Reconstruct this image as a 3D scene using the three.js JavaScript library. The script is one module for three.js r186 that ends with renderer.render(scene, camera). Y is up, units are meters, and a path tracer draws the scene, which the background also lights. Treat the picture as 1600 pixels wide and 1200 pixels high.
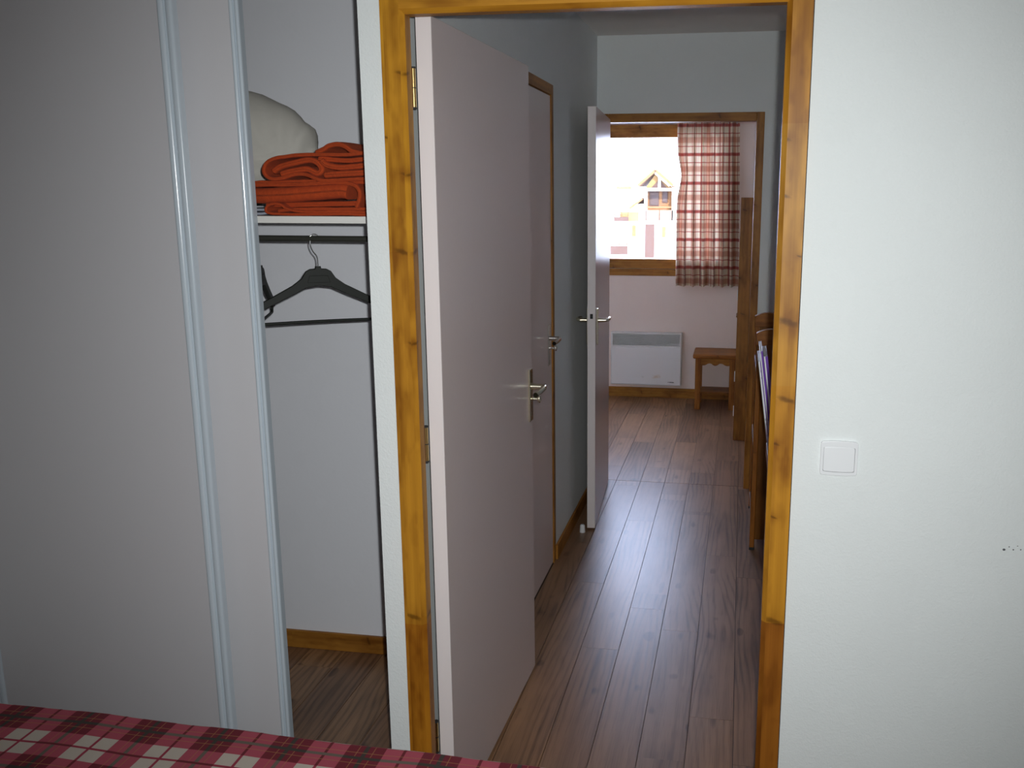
import * as THREE from 'three';
import { RoundedBoxGeometry } from 'three/addons/geometries/RoundedBoxGeometry.js';
import { mergeGeometries, mergeVertices } from 'three/addons/utils/BufferGeometryUtils.js';
import { RectAreaLightUniformsLib } from 'three/addons/lights/RectAreaLightUniformsLib.js';

RectAreaLightUniformsLib.init();

// ------------------------------------------------------------------ camera, sky, sun, flash, exposure
const scene = new THREE.Scene();
const renderer = new THREE.WebGLRenderer();
renderer.toneMapping = THREE.LinearToneMapping;
renderer.toneMappingExposure = 1.0;
renderer.shadowMap.enabled = true;

const camera = new THREE.PerspectiveCamera(2 * Math.atan(600 / 1441.4) * 180 / Math.PI, 4 / 3, 0.05, 400);
camera.rotation.order = 'YXZ';
camera.rotation.set(-0.204761, 0.168035, 0.000482);
camera.position.set(0, 1.6615, 2.0157);
camera.setViewOffset(1600, 1200, -112.4, 0, 1600, 1200);   // the picture is cropped on its right side
scene.add(camera);

// clear pale sky, a little bluer towards the zenith
{
  const w = 8, h = 64, d = new Float32Array(w * h * 4);
  for (let j = 0; j < h; j++) for (let i = 0; i < w; i++) {
    const t = Math.max(0, (j + .5) / h - .5) * 2, k = (j * w + i) * 4;
    const a = Math.pow(t, .6);
    d[k] = 14.2 - 5.2 * a; d[k + 1] = 15.6 - 4.2 * a; d[k + 2] = 20.5 - 2.4 * a; d[k + 3] = 1;
  }
  const t = new THREE.DataTexture(d, w, h, THREE.RGBAFormat, THREE.FloatType);
  t.mapping = THREE.EquirectangularReflectionMapping; t.magFilter = t.minFilter = THREE.LinearFilter; t.needsUpdate = true;
  scene.background = t;
}
const sun = new THREE.DirectionalLight(new THREE.Color().setRGB(1, .93, .82), 14);
sun.position.set(25, 60, 50); sun.target.position.set(-10, -6, -60);
sun.castShadow = true; sun.shadow.mapSize.set(2048, 2048);
Object.assign(sun.shadow.camera, { left: -70, right: 70, top: 70, bottom: -70, near: 1, far: 260 });
scene.add(sun, sun.target);

// the camera's own flash, a little right of and above the lens
const flash = new THREE.SpotLight(new THREE.Color().setRGB(.97, 1, 1), 12.0, 0, 0.81, 1, 2);
flash.position.set(0.025, 1.693, 2.0);
flash.target.position.set(-0.36, 1.19, -0.2);
flash.castShadow = true; flash.shadow.radius = .5;
scene.add(flash, flash.target);

// ------------------------------------------------------------------ helpers
let seed = 20250;
const rnd = () => { seed = (seed * 1664525 + 1013904223) >>> 0; return seed / 4294967296; };
const rr = (a, b) => a + (b - a) * rnd();
const clamp = (x, a = 0, b = 1) => Math.min(b, Math.max(a, x));
const mix = (a, b, t) => a + (b - a) * t;
const sst = (a, b, x) => { const t = clamp((x - a) / (b - a)); return t * t * (3 - 2 * t); };
function hash(x, y, s) { let n = (x * 374761393 + y * 668265263 + s * 2147483647) | 0; n = Math.imul(n ^ (n >>> 13), 1274126177); return ((n ^ (n >>> 16)) >>> 0) / 4294967296; }
function vnoise(x, y, s = 0, px = 0, py = 0) {               // value noise, periodic if px / py are given
  const xi = Math.floor(x), yi = Math.floor(y), fx = x - xi, fy = y - yi;
  const u = fx * fx * (3 - 2 * fx), v = fy * fy * (3 - 2 * fy);
  const wx = (i) => px ? ((i % px) + px) % px : i, wy = (i) => py ? ((i % py) + py) % py : i;
  const a = hash(wx(xi), wy(yi), s), b = hash(wx(xi + 1), wy(yi), s), c = hash(wx(xi), wy(yi + 1), s), d = hash(wx(xi + 1), wy(yi + 1), s);
  return mix(mix(a, b, u), mix(c, d, u), v);
}
function fbm(x, y, s, px, py, oct = 4) { let r = 0, a = .5; for (let i = 0; i < oct; i++) { r += a * vnoise(x, y, s + i, px, py); x *= 2; y *= 2; px *= 2; py *= 2; a *= .5; } return r / (1 - Math.pow(.5, oct)); }
const lin2s = (c) => c <= .0031308 ? c * 12.92 : 1.055 * Math.pow(c, 1 / 2.4) - .055;
function tex(w, h, sx, sy, fn, color = true) {               // fn(u, v) in 0..1 -> [r, g, b] linear (colour) or a grey number; sx, sy: metres covered
  const d = new Uint8Array(w * h * 4);
  for (let j = 0; j < h; j++) for (let i = 0; i < w; i++) {
    const r = fn((i + .5) / w, (j + .5) / h), k = (j * w + i) * 4;
    for (let c = 0; c < 3; c++) d[k + c] = Math.round(255 * clamp(color ? lin2s(clamp(r[c])) : r));
    d[k + 3] = 255;
  }
  const t = new THREE.DataTexture(d, w, h, THREE.RGBAFormat);
  t.magFilter = THREE.LinearFilter; t.minFilter = THREE.LinearMipmapLinearFilter; t.generateMipmaps = true;
  t.wrapS = t.wrapT = THREE.RepeatWrapping; t.repeat.set(1 / sx, 1 / sy);
  if (color) t.colorSpace = THREE.SRGBColorSpace;
  t.needsUpdate = true; return t;
}
const lc = (r, g, b) => new THREE.Color().setRGB(r, g, b);
const mat = (o) => new THREE.MeshPhysicalMaterial({ side: THREE.DoubleSide, ...o });

function metreUV(g, grain = 'y', ou = 0, ov = 0) {
  const p = g.attributes.position, n = g.attributes.normal, uv = new Float32Array(p.count * 2), ax = ['x', 'y', 'z'], gi = ax.indexOf(grain);
  for (let i = 0; i < p.count; i++) {
    const P = [p.getX(i), p.getY(i), p.getZ(i)], N = [Math.abs(n.getX(i)), Math.abs(n.getY(i)), Math.abs(n.getZ(i))];
    const m = N.indexOf(Math.max(...N));
    let rest = [0, 1, 2].filter((k) => k !== m), v = rest.includes(gi) ? gi : rest[1], u = rest.find((k) => k !== v);
    uv[i * 2] = P[u] + ou + (m === 0 ? .037 : 0); uv[i * 2 + 1] = P[v] + ov;
  }
  g.setAttribute('uv', new THREE.BufferAttribute(uv, 2)); return g;
}
function bx(x0, x1, y0, y1, z0, z1, grain = 'y', ou = 0, ov = 0) {
  const g = new THREE.BoxGeometry(x1 - x0, y1 - y0, z1 - z0); g.translate((x0 + x1) / 2, (y0 + y1) / 2, (z0 + z1) / 2);
  return metreUV(g, grain, ou, ov);
}
function rb(x0, x1, y0, y1, z0, z1, r = .004, grain = 'y', ou = 0, ov = 0, seg = 2) {
  const g = new RoundedBoxGeometry(x1 - x0, y1 - y0, z1 - z0, seg, Math.min(r, (x1 - x0) / 2.01, (y1 - y0) / 2.01, (z1 - z0) / 2.01));
  g.translate((x0 + x1) / 2, (y0 + y1) / 2, (z0 + z1) / 2);
  return metreUV(g, grain, ou, ov);
}
function prism(pts, y0, y1, axis = 'y', grain = axis) {      // pts: cross-section; axis y: (x,z) points, axis x: (z,y) points, axis z: (x,y) points
  const s = new THREE.Shape(pts.map(([a, b]) => new THREE.Vector2(a, b)));
  const g = new THREE.ExtrudeGeometry(s, { depth: y1 - y0, bevelEnabled: false });
  if (axis === 'y') { g.rotateX(Math.PI / 2); g.translate(0, y1, 0); }
  else if (axis === 'x') { g.rotateY(Math.PI / 2); g.scale(1, 1, -1); g.translate(y0, 0, 0); const ix = g.attributes.position; flip(g); }
  else g.translate(0, 0, y0);
  g.computeVertexNormals();
  return metreUV(g, grain);
}
function flip(g) { // reverse winding of a non-indexed geometry
  const p = g.attributes.position.array;
  for (let i = 0; i < p.length; i += 9) for (let k = 0; k < 3; k++) { const t = p[i + 3 + k]; p[i + 3 + k] = p[i + 6 + k]; p[i + 6 + k] = t; }
}
function tube(pts, r, seg = 24, rad = 8, closed = false) { return new THREE.TubeGeometry(new THREE.CatmullRomCurve3(pts.map((p) => new THREE.Vector3(...p)), closed, 'catmullrom', .5), seg, r, rad, closed); }
function cyl(r0, r1, h, x, y, z, axis = 'y', seg = 20) {
  const g = new THREE.CylinderGeometry(r0, r1, h, seg); if (axis === 'x') g.rotateZ(-Math.PI / 2); if (axis === 'z') g.rotateX(Math.PI / 2);
  g.translate(x, y, z); return g;
}
const join = (gs) => gs.length === 1 ? gs[0] : mergeGeometries(gs.map((g) => { const q = g.index ? g.toNonIndexed() : g.clone(); for (const k of Object.keys(q.attributes)) if (!['position', 'normal', 'uv'].includes(k)) q.deleteAttribute(k); q.morphAttributes = {}; q.clearGroups?.(); return q; }));
function part(name, geo, m, parent) {
  const o = new THREE.Mesh(Array.isArray(geo) ? join(geo) : geo, m);
  o.name = name; o.castShadow = o.receiveShadow = true; parent.add(o); return o;
}
const used = {};
function numbered(n) { if (!(n in used)) { used[n] = 0; return n; } used[n]++; return n + '_' + String(used[n]).padStart(3, '0'); }
function thing(name, label, category, pos = [0, 0, 0], turn = 0, group) {
  const o = new THREE.Group(); o.name = numbered(name); o.position.set(...pos); o.rotation.y = turn;
  o.userData = { label, category }; if (group) o.userData.group = group; scene.add(o); return o;
}
function single(name, geo, m, label, category, group) {
  const o = part(name, geo, m, scene); o.name = numbered(name); o.userData = { label, category }; if (group) o.userData.group = group; return o;
}
function struct(name, geo, m, label) {
  const o = part(name, geo, m, scene); o.userData = { kind: 'structure', label }; return o;
}
function structGroup(name, label, pos = [0, 0, 0], turn = 0) {
  const o = new THREE.Group(); o.name = name; o.position.set(...pos); o.rotation.y = turn; o.userData = { kind: 'structure', label }; scene.add(o); return o;
}

// ------------------------------------------------------------------ materials
const stucco = tex(512, 512, .22, .22, (u, v) => clamp(.15 + .55 * Math.pow(fbm(u * 40, v * 40, 3, 40, 40, 3), 1.3) + .35 * vnoise(u * 90, v * 90, 9, 90, 90)), false);
const smoothBump = tex(256, 256, .3, .3, (u, v) => fbm(u * 30, v * 30, 5, 30, 30, 3), false);
const paintMottle = tex(256, 256, 1.3, 1.3, (u, v) => { const k = .965 + .035 * fbm(u * 8, v * 8, 21, 8, 8, 5); return [k, k, k]; });
const wallPaint = mat({ color: lc(.77, .805, .80), map: paintMottle, roughness: .85, bumpMap: stucco, bumpScale: .0007 });
const wallSmooth = mat({ color: lc(.85, .855, .90), map: paintMottle, roughness: .8, bumpMap: smoothBump, bumpScale: .0002 });
const wallWarm = mat({ color: lc(.88, .75, .67), map: paintMottle, roughness: .85, bumpMap: stucco, bumpScale: .0008 });
const ceilingPaint = mat({ color: lc(.82, .79, .75), map: paintMottle, roughness: .9, bumpMap: stucco, bumpScale: .0008 });

// varnished pine with knots placed where the boards show them; v runs along the board
function pine(W, H, wpx, hpx, knots, base, dark, s, boards = []) {
  return tex(wpx, hpx, W, H, (u, v) => {
    const X = u * W, Y = v * H;
    let warp = .010 * (fbm(X * 12, Y * 2.2, s, 0, 0, 3) - .5), halo = 0, core = 0;
    for (const [kx, ky, kr] of knots) {
      const jx = X - kx, jy = Y - ky, e = .5 * kr * (fbm(X * 160, Y * 160, s + 20, 0, 0, 3) - .5);
      const d = Math.hypot(jx / (kr * 1.9) + e / kr * .5, (jy + jx * .28) / (kr * .62) + e / kr);
      const far = Math.hypot(jx / (kr * 2.4), jy / (kr * 2.0));
      warp += .8 * kr * Math.exp(-far * far * .6) * Math.sign(jy || 1) * .5;
      halo = Math.max(halo, Math.exp(-far * far * .9)); core = Math.max(core, sst(1.15, .25, d));
    }
    const g = (X + warp) * 235;
    const ring = .5 + .5 * Math.sin(g + 4 * fbm(X * 26, Y * 1.1, s + 4, 0, 0, 3));
    const fine = fbm(X * 520, Y * 9, s + 8, 0, 0, 2), blot = fbm(X * 20, Y * 5.5, s + 12, 0, 0, 4), flame = fbm(X * 45, Y * 20, s + 16, 0, 0, 3);
    const k = clamp(.20 * ring + .22 * (fine - .25) + .5 * sst(.45, .72, blot) + .22 * sst(.5, .8, flame) + .30 * halo);
    let tone = [1, 1, 1]; for (const [y0, y1, t] of boards) if (Y > y0 && Y <= y1) tone = t;   // finger-jointed lengths of different tone
    return [0, 1, 2].map((i) => tone[i] * mix(mix(base[i], dark[i], k), dark[i] * .34, core * .66));
  });
}
const GOLD = [.52, .235, .020], GOLDD = [.22, .076, .005];
const jambLeftMap = pine(.13, 2.2, 160, 2048, [[.036, 1.915, .008], [.022, 1.53, .012], [.038, 1.70, .007], [.015, .64, .013], [.040, 1.32, .007], [.128, 1.78, .006]], GOLD, GOLDD, 31, [[0, .62, [.88, .76, .7]], [1.53, 2.2, [1.1, 1.14, 1]]]);
const jambRightMap = pine(.13, 2.2, 160, 2048, [[.080, 1.77, .008], [.083, 1.655, .008], [.100, 1.39, .016], [.108, 1.22, .013], [.088, 1.12, .006], [.090, .95, .006], [.100, .70, .014], [.120, 1.53, .004]], GOLD, GOLDD, 57, [[0, .695, [.60, .46, .6]], [1.80, 2.2, [.92, .9, .9]], [1.25, 1.52, [1, 1.06, 1.5]], [1.52, 1.80, [1.02, 1.1, 1.7]]]);
const headMap = pine(.13, 1.2, 160, 1024, [[.03, .3, .006], [.06, .85, .007], [.08, .6, .004]], GOLD, GOLDD, 77);
const farPineMap = pine(.16, 1.6, 192, 1024, [[.05, .3, .011], [.11, .78, .013], [.06, 1.22, .010], [.13, .12, .007], [.03, 1.46, .008]], [.40, .172, .028], [.18, .062, .008], 91);
const varnish = (map, o = {}) => mat({ map, roughness: .45, specularIntensity: .45, ...o });
const mJambL = varnish(jambLeftMap), mJambR = varnish(jambRightMap), mHead = varnish(headMap), mPine = varnish(farPineMap);
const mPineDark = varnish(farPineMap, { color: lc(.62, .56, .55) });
const mPineRed = varnish(farPineMap, { color: lc(.85, .72, .72) });

// oak-look plank flooring: cathedral grain, v along the plank
const oakMap = tex(768, 1536, .56, 2.8, (u, v) => {
  const X = u * .56, Y = v * 2.8, col = Math.floor(u * 4), lx = X - (col + .5) * .14;
  const off = hash(col, 3, 7) * 2.8, cx = (fbm(Y * 1.2 + off * 5, col * 7.3, 41, 0, 0, 2) - .5) * .09;
  const arch = Math.sqrt(Math.pow((lx - cx) * 26, 2) + .06) + .42 * Math.sin(Y * 2.24399 * 1 + off) + .5 * fbm(X * 22, Y * 3.2, 43, 0, 0, 4);
  const ring = Math.pow(.5 + .5 * Math.sin(arch * 11), 2.2) * sst(.25, .65, fbm(X * 12, Y * 1.5, 44, 0, 0, 2));
  const pore = Math.pow(vnoise(X * 620, Y * 18, 47), 3), blot = fbm(X * 10, Y * 3.2, 49, 0, 0, 4), streak = fbm(X * 60, Y * 2.2, 53, 0, 0, 3);
  const kn = sst(.80, .88, fbm(X * 16 + 3, Y * 6.5, 57, 0, 0, 2));
  const k = clamp(.42 * ring + .28 * pore + .95 * (blot - .40) + .55 * (streak - .42) + .5 * kn);
  return [mix(.345, .085, k), mix(.195, .042, k), mix(.102, .019, k)];
});
const oakBump = tex(256, 256, .5, .5, (u, v) => .6 * fbm(u * 5, v * 5, 61, 5, 5, 3) + .4 * vnoise(u * 60, v * 12, 63, 60, 12), false);
const floorTones = [[.90, .86, .86], [.76, .71, .73], [1.02, .98, .94], [.84, .82, .86]].map((c) => mat({ color: lc(...c.map((x) => x * .98)), map: oakMap, roughness: .34, specularIntensity: .95, bumpMap: oakBump, bumpScale: .00035 }));
const mGap = mat({ color: lc(.05, .032, .022), roughness: .8 });

const doorBump = tex(256, 256, .2, .2, (u, v) => fbm(u * 24, v * 24, 71, 24, 24, 3), false);
const doorPaint = mat({ color: lc(.72, .625, .61), roughness: .27, bumpMap: doorBump, bumpScale: .00012 });
const doorEdge = mat({ color: lc(.80, .735, .73), roughness: .5 });
const brassSatin = mat({ color: lc(.80, .76, .60), metalness: 1, roughness: .26 });
const nickel = mat({ color: lc(.72, .70, .66), metalness: 1, roughness: .22 });
const chrome = mat({ color: lc(.75, .75, .76), metalness: 1, roughness: .14 });
const brassHinge = mat({ color: lc(.62, .44, .18), metalness: 1, roughness: .3 });
const whitePlastic = mat({ color: lc(.80, .815, .83), roughness: .32 });
const whiteLaminate = mat({ color: lc(.82, .81, .77), roughness: .45 });
const panelMelamine = mat({ color: lc(.56, .55, .57), roughness: .38, bumpMap: doorBump, bumpScale: .00008 });
const aluWhite = mat({ color: lc(.56, .63, .69), roughness: .22, clearcoat: .4, clearcoatRoughness: .1 });
const rubberDark = mat({ color: lc(.02, .02, .02), roughness: .7 });

// ------------------------------------------------------------------ the setting
const H = 2.48;
// door wall of the bedroom, front face z = 0
struct('wall_front', [bx(.1275, 1.65, 0, H, -.07, 0, 'y', .3), bx(-.842, .1275, 2.090, H, -.07, 0), bx(-.842, -.7892, 0, 2.090, -.07, 0), bx(-2.10, -.842, 2.44, H, -.14, 0)], wallPaint, 'white textured plaster wall around the bedroom doorway');
{ // a few dark scuffs on the plaster
  const w = scene.getObjectByName('wall_front'), g = [];
  for (const [x, y, a, b] of [[.584, .902, .0032, .0026], [.594, .909, .0014, .0012], [.603, .903, .0017, .0014], [.611, .912, .0012, .001], [.618, .904, .0015, .0012], [.626, .907, .0013, .0011], [.632, .914, .002, .0012]]) { const c = new THREE.SphereGeometry(1, 10, 6); c.scale(a, b, .0006); c.translate(x, y, .0002); g.push(c); }
  part('scuff_mark', g, mat({ color: lc(.10, .10, .11), roughness: .9 }), w);
}
struct('wall_left', [bx(-.842, -.80, 0, H, -1.098, -.07), bx(-.842, -.80, 0, H, -3.124, -1.916), bx(-.842, -.80, 2.098, H, -1.916, -1.098)], wallPaint, 'thin white wall along the left side of the corridor');
struct('wall_right', bx(.21, .30, 0, H, -3.124, -.07), wallPaint, 'white wall along the right side of the corridor');
struct('wall_far', [bx(-2.6, -.782, 0, H, -3.196, -3.124), bx(.096, 1.3, 0, H, -3.196, -3.124), bx(-.782, .096, 2.078, H, -3.196, -3.124)], wallPaint, 'white end wall of the corridor above the far doorway');
struct('wall_wardrobe_back', bx(-2.10, -.842, 0, H, -1.04, -.942), wallSmooth, 'pale back wall inside the built-in wardrobe');
struct('wall_bedroom_left', bx(-2.25, -2.04, 0, H, -1.04, 3.7), wallPaint, 'white left wall of the bedroom and wardrobe');
struct('wall_bedroom_right', bx(1.6, 1.75, 0, H, -.07, 3.7), wallPaint, 'white right wall of the bedroom');
struct('wall_bedroom_back', bx(-2.25, 1.75, 0, H, 3.6, 3.75), wallPaint, 'white wall behind the viewer');
struct('wall_room_left', bx(-2.6, -2.45, 0, H, -5.72, -3.196), wallWarm, 'warm white left wall of the far room');
struct('wall_room_right', bx(1.15, 1.3, 0, H, -5.72, -3.196), wallWarm, 'warm white right wall of the far room');
const WX0 = -1.66, WX1 = -.14, WY0 = 1.1, WY1 = 2.10;
struct('wall_window', [bx(-2.6, WX0, 0, H, -5.70, -5.45), bx(WX1, 1.3, 0, H, -5.70, -5.45), bx(WX0, WX1, 0, WY0, -5.70, -5.45), bx(WX0, WX1, WY1, H, -5.70, -5.45)], wallWarm, 'off-white wall with the window above the convector heater');
struct('wall_bathroom', [bx(-2.25, -2.1, 0, H, -3.196, -1.04)], wallSmooth, 'plain wall of the closed room behind the corridor door');
struct('ceiling', bx(-2.7, 1.85, H, H + .25, -5.8, 3.85, 'z'), ceilingPaint, 'white ceiling over corridor and rooms');

// floor: slab with individual planks
const floor = structGroup('floor', 'brown oak-look plank flooring');
part('floor_slab', bx(-2.7, 1.85, -.2, -.006, -5.72, 3.75, 'z'), mGap, floor);
{
  const PW = .1415, x00 = .0254 + PW * 3;                     // joints at x = .0254 - n * PW
  let n = 0;
  function planks(xa, xb, za, zb, phase) {
    const i0 = Math.floor((xa - x00) / PW), i1 = Math.ceil((xb - x00) / PW);
    for (let i = i0; i < i1; i++) {
      const x0 = Math.max(xa, x00 + i * PW), x1 = Math.min(xb, x00 + (i + 1) * PW); if (x1 - x0 < .004) continue;
      let z = zb + hash(i, 5, phase) * 1.38;
      while (z > za) {
        const len = 1.38, a = Math.max(za, z - len), b = Math.min(zb, z); z -= len;
        if (b - a < .01) continue;
        const g = new THREE.BoxGeometry(x1 - x0 - .0022, .006, b - a - .001); g.translate((x0 + x1) / 2, -.003, (a + b) / 2);
        metreUV(g, 'z', Math.floor(hash(i, n, 11) * 4) * .14 - x0, hash(n, i, 13) * 2.8);
        part(n ? 'plank_' + String(n).padStart(3, '0') : 'plank', g, floorTones[Math.floor(hash(n, i, 17) * 4)], floor); n++;
      }
    }
  }
  planks(-.80, .21, -3.155, -.0, 1);                           // corridor
  planks(-2.0, -.842, -.942, 0, 2);                            // inside the wardrobe
  planks(-1.55, .9, -5.45, -3.158, 3);                         // far room
  part('floor_field', [bx(-2.04, 1.6, -.006, 0, .001, 3.6, 'z'), bx(-2.45, -1.552, -.006, 0, -5.45, -3.196, 'z'), bx(.902, 1.15, -.006, 0, -5.45, -3.196, 'z')], floorTones[0], floor);
}
// baseboards
const bbs = (name, g, label) => struct(name, g, mPine, label);
bbs('baseboard_wardrobe', rb(-2.04, -.842, 0, .068, -.942, -.928, .003, 'x'), 'brown pine baseboard inside the wardrobe');
bbs('baseboard_left', [rb(-.80, -.788, 0, .07, -3.124, -1.918, .003, 'z'), rb(-.80, -.788, 0, .07, -1.096, -.08, .003, 'z')], 'brown pine baseboard along the corridor wall');
bbs('baseboard_far', rb(.098, .21, 0, .07, -3.124, -3.112, .003, 'x'), 'short pine baseboard right of the far doorway');
bbs('baseboard_right', rb(.198, .21, 0, .07, -3.11, -.08, .003, 'z'), 'pine baseboard of the right corridor wall');
bbs('baseboard_window', rb(-2.45, 1.15, 0, .08, -5.45, -5.436, .003, 'x', .02, .4), 'brown pine baseboard below the convector heater');

// bedroom door frame
const T1 = structGroup('trim_1', 'golden varnished pine frame of the bedroom doorway');
part('jamb', prism([[-.787, .012], [-.744, .012], [-.734, .002], [-.734, -.03], [-.752, -.03], [-.752, -.078], [-.787, -.078]], 0, 2.088), mJambL, T1);
part('jamb', prism([[.125, .012], [.084, .012], [.0735, .001], [.0735, -.03], [.086, -.03], [.086, -.078], [.125, -.078]], 0, 2.088), mJambR, T1);
{
  const g = prism([[.012, 2.088], [.012, 2.047], [.002, 2.037], [-.03, 2.037], [-.03, 2.052], [-.078, 2.052], [-.078, 2.088]], -.744, .084, 'x', 'x');
  part('head', g, mHead, T1);
}

// hardware shared by the doors
function handleSet(parent, sx, z, y, dir, m, knob = true) {    // plate on the leaf face at local x = sx (sign gives side), lever points to dir (z)
  const s = Math.sign(sx), plate = part('handle_plate', rb(Math.min(sx, sx + s * .008), Math.max(sx, sx + s * .008), y - .118, y + .058, z - .019, z + .019, .0035, 'y'), m, parent);
  part('neck', cyl(.009, .011, .032, sx + s * .024, y, z, 'x'), m, plate);
  part('lever_handle', tube([[sx + s * .036, y, z], [sx + s * .05, y + .001, z + dir * .004], [sx + s * .057, y + .002, z + dir * .03], [sx + s * .056, y, z + dir * .075], [sx + s * .050, y - .004, z + dir * .112]], .0085, 28, 12), m, parent);
  if (knob) {
    const k = part('thumb_turn', cyl(.0045, .0045, .022, sx + s * .018, y - .042, z, 'x', 14), m, parent);
    const g = new THREE.SphereGeometry(1, 16, 12); g.scale(.006, .013, .009); g.translate(sx + s * .034, y - .042, z); part('turn_grip', g, m, k);
  }
}
// door 1: bedroom door, standing open along the corridor's left wall (hinged on the left jamb)
{
  const D = structGroup('door_1', 'open pinkish-beige bedroom door with long handle plate', [-.7201, .008, -.0765], -.0296);
  const w = .857;
  part('leaf', rb(-.0184, .0184, 0, 2.04, -w, -.0015, .0015, 'y'), doorPaint, D);
  part('edge_strip', rb(-.0182, .0182, .002, 2.038, -.0015, .0005, .0005, 'y'), doorEdge, D);
  handleSet(D, .0184, -.822, 1.026, 1, brassSatin);
  handleSet(D, -.0184, -.822, 1.026, 1, brassSatin, false);
  for (const y of [1.885, 1.05, .255]) {
    const h = part('hinge', cyl(.0055, .0055, .084, -.0255, y, .006), brassHinge, D);
    part('hinge_pin', [cyl(.0062, .0062, .004, -.0255, y + .044, .006), cyl(.0062, .0062, .004, -.0255, y - .044, .006), cyl(.0060, .0060, .002, -.0255, y, .006)], rubberDark, h);
  }
}
// door 2: closed door in the left corridor wall
{
  const T = structGroup('trim_2', 'brown pine frame of the closed corridor door');
  part('jamb', rb(-.845, -.797, 0, 2.098, -1.916, -1.874, .002, 'y', .03), mPine, T);
  part('jamb', rb(-.845, -.797, 0, 2.098, -1.14, -1.098, .002, 'y', .07), mPine, T);
  part('head', rb(-.845, -.797, 2.056, 2.098, -1.874, -1.14, .002, 'z', .05, .2), mPine, T);
  const D = structGroup('door_2', 'closed beige door in the left corridor wall', [-.82, .006, -1.142]);
  part('leaf', rb(-.02, .018, 0, 2.046, -.730, 0, .0015, 'y'), doorPaint, D);
  handleSet(D, .018, -.652, 1.047, 1, nickel);
}
// door 3: far door, hinged on the far doorway and opened towards the viewer
{
  const T = structGroup('trim_3', 'dull brown pine frame of the far doorway');
  part('jamb', rb(-.782, -.738, 0, 2.078, -3.20, -3.118, .003, 'y', .02, .1), mPine, T);
  part('jamb', rb(.054, .096, 0, 2.078, -3.20, -3.118, .003, 'y', .01, -.38), mPine, T);
  part('head', rb(-.738, .054, 2.033, 2.078, -3.20, -3.118, .003, 'x', .05), mPine, T);
  const D = structGroup('door_3', 'far beige door standing open towards the viewer', [-.745, .010, -3.115], .0577);
  const w = .797;
  part('leaf', rb(-.0195, .0195, 0, 2.038, 0, w - .0015, .0015, 'y'), doorPaint, D);
  part('edge_strip', rb(-.0193, .0193, .002, 2.036, w - .0015, w + .0005, .0005, 'y'), doorEdge, D);
  part('lock_hole', rb(-.007, .007, 1.058, 1.082, w, w + .0012, .0005), rubberDark, D);
  handleSet(D, .0195, w - .055, 1.045, -1, brassSatin, false);
  handleSet(D, -.0195, w - .055, 1.045, -1, brassSatin, false);
}
single('door_stop', [cyl(.012, .014, .034, -.737, .017, -2.285), cyl(.009, .012, .005, -.737, .0365, -2.285)], whitePlastic, 'small white plastic door stop on the floor beside the far door', 'door stop');

// light switch on the right-hand wall
{
  const t = thing('light_switch', 'white square rocker light switch on the white wall', 'light switch', [.2253, 1.0915, 0]);
  const arcPlate = (w, top, bot, bulge, r) => {
    const s = new THREE.Shape(); s.moveTo(-w, bot + r); s.lineTo(-w, top - r); s.quadraticCurveTo(-w, top, -w + r, top + bulge * .25);
    s.quadraticCurveTo(0, top + bulge * 1.6, w - r, top + bulge * .25); s.quadraticCurveTo(w, top, w, top - r); s.lineTo(w, bot + r); s.quadraticCurveTo(w, bot, w - r, bot - bulge * .25);
    s.quadraticCurveTo(0, bot - bulge * 1.6, -w + r, bot - bulge * .25); s.quadraticCurveTo(-w, bot, -w, bot + r); return s;
  };
  const ext = (s, d, b, z) => { const g = new THREE.ExtrudeGeometry(s, { depth: d, bevelEnabled: true, bevelThickness: b, bevelSize: b, bevelSegments: 3, curveSegments: 16 }); g.translate(0, 0, z); return g; };
  const outer = arcPlate(.0385, .036, -.036, .0025, .005); outer.holes.push(new THREE.Path(arcPlate(.0335, .0245, -.0295, .0018, .003).getPoints(12)));
  part('plate', ext(outer, .0055, .0012, .001), whitePlastic, t);
  const rk = ext(arcPlate(.0321, .0231, -.0281, .0018, .003), .005, .001, .0015); rk.rotateX(-.035); part('rocker', rk, whitePlastic, t);
  part('back_box', rb(-.036, .036, -.034, .032, 0, .0015, .0005), mat({ color: lc(.22, .22, .23), roughness: .6 }), t);
}

// ------------------------------------------------------------------ wardrobe
function slidingDoor(label, x0, x1, z, pw, panelMat = panelMelamine) {
  const t = thing('sliding_door', label, 'wardrobe door', [(x0 + x1) / 2, .012, z], 0, 'wardrobe sliding doors');
  const h = (x1 - x0) / 2, top = 2.40;
  part('panel', rb(-h + .012, h - .012, 0, top, -.009, .003, .001, 'y'), panelMat, t);
  for (const s of [-1, 1]) {
    // aluminium edge profile with two rounded ribs
    const c = s * (h - pw / 2), pts = [];
    const prof = new THREE.Shape();
    const a = c - pw / 2, b = c + pw / 2, m = (a + b) / 2;
    prof.moveTo(a, -.012); prof.lineTo(b, -.012); prof.lineTo(b, .004); prof.quadraticCurveTo(b, .011, b - pw * .2, .011); prof.quadraticCurveTo(m + pw * .06, .011, m + pw * .04, .0055);
    prof.lineTo(m - pw * .06, .0055); prof.quadraticCurveTo(m - pw * .08, .012, m - pw * .28, .012); prof.quadraticCurveTo(a, .012, a, .004); prof.closePath();
    const g = new THREE.ExtrudeGeometry(prof, { depth: top, bevelEnabled: false, curveSegments: 8 }); g.rotateX(Math.PI / 2); g.translate(0, top, 0);
    part('edge_profile', g, aluWhite, t);
  }
  part('bottom_rail', rb(-h + pw, h - pw, -.002, .03, -.011, .008, .002, 'x'), aluWhite, t);
  return t;
}
slidingDoor('plain grey-white sliding wardrobe door in front, at far left', -2.007, -1.288, -.018, .038);
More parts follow.
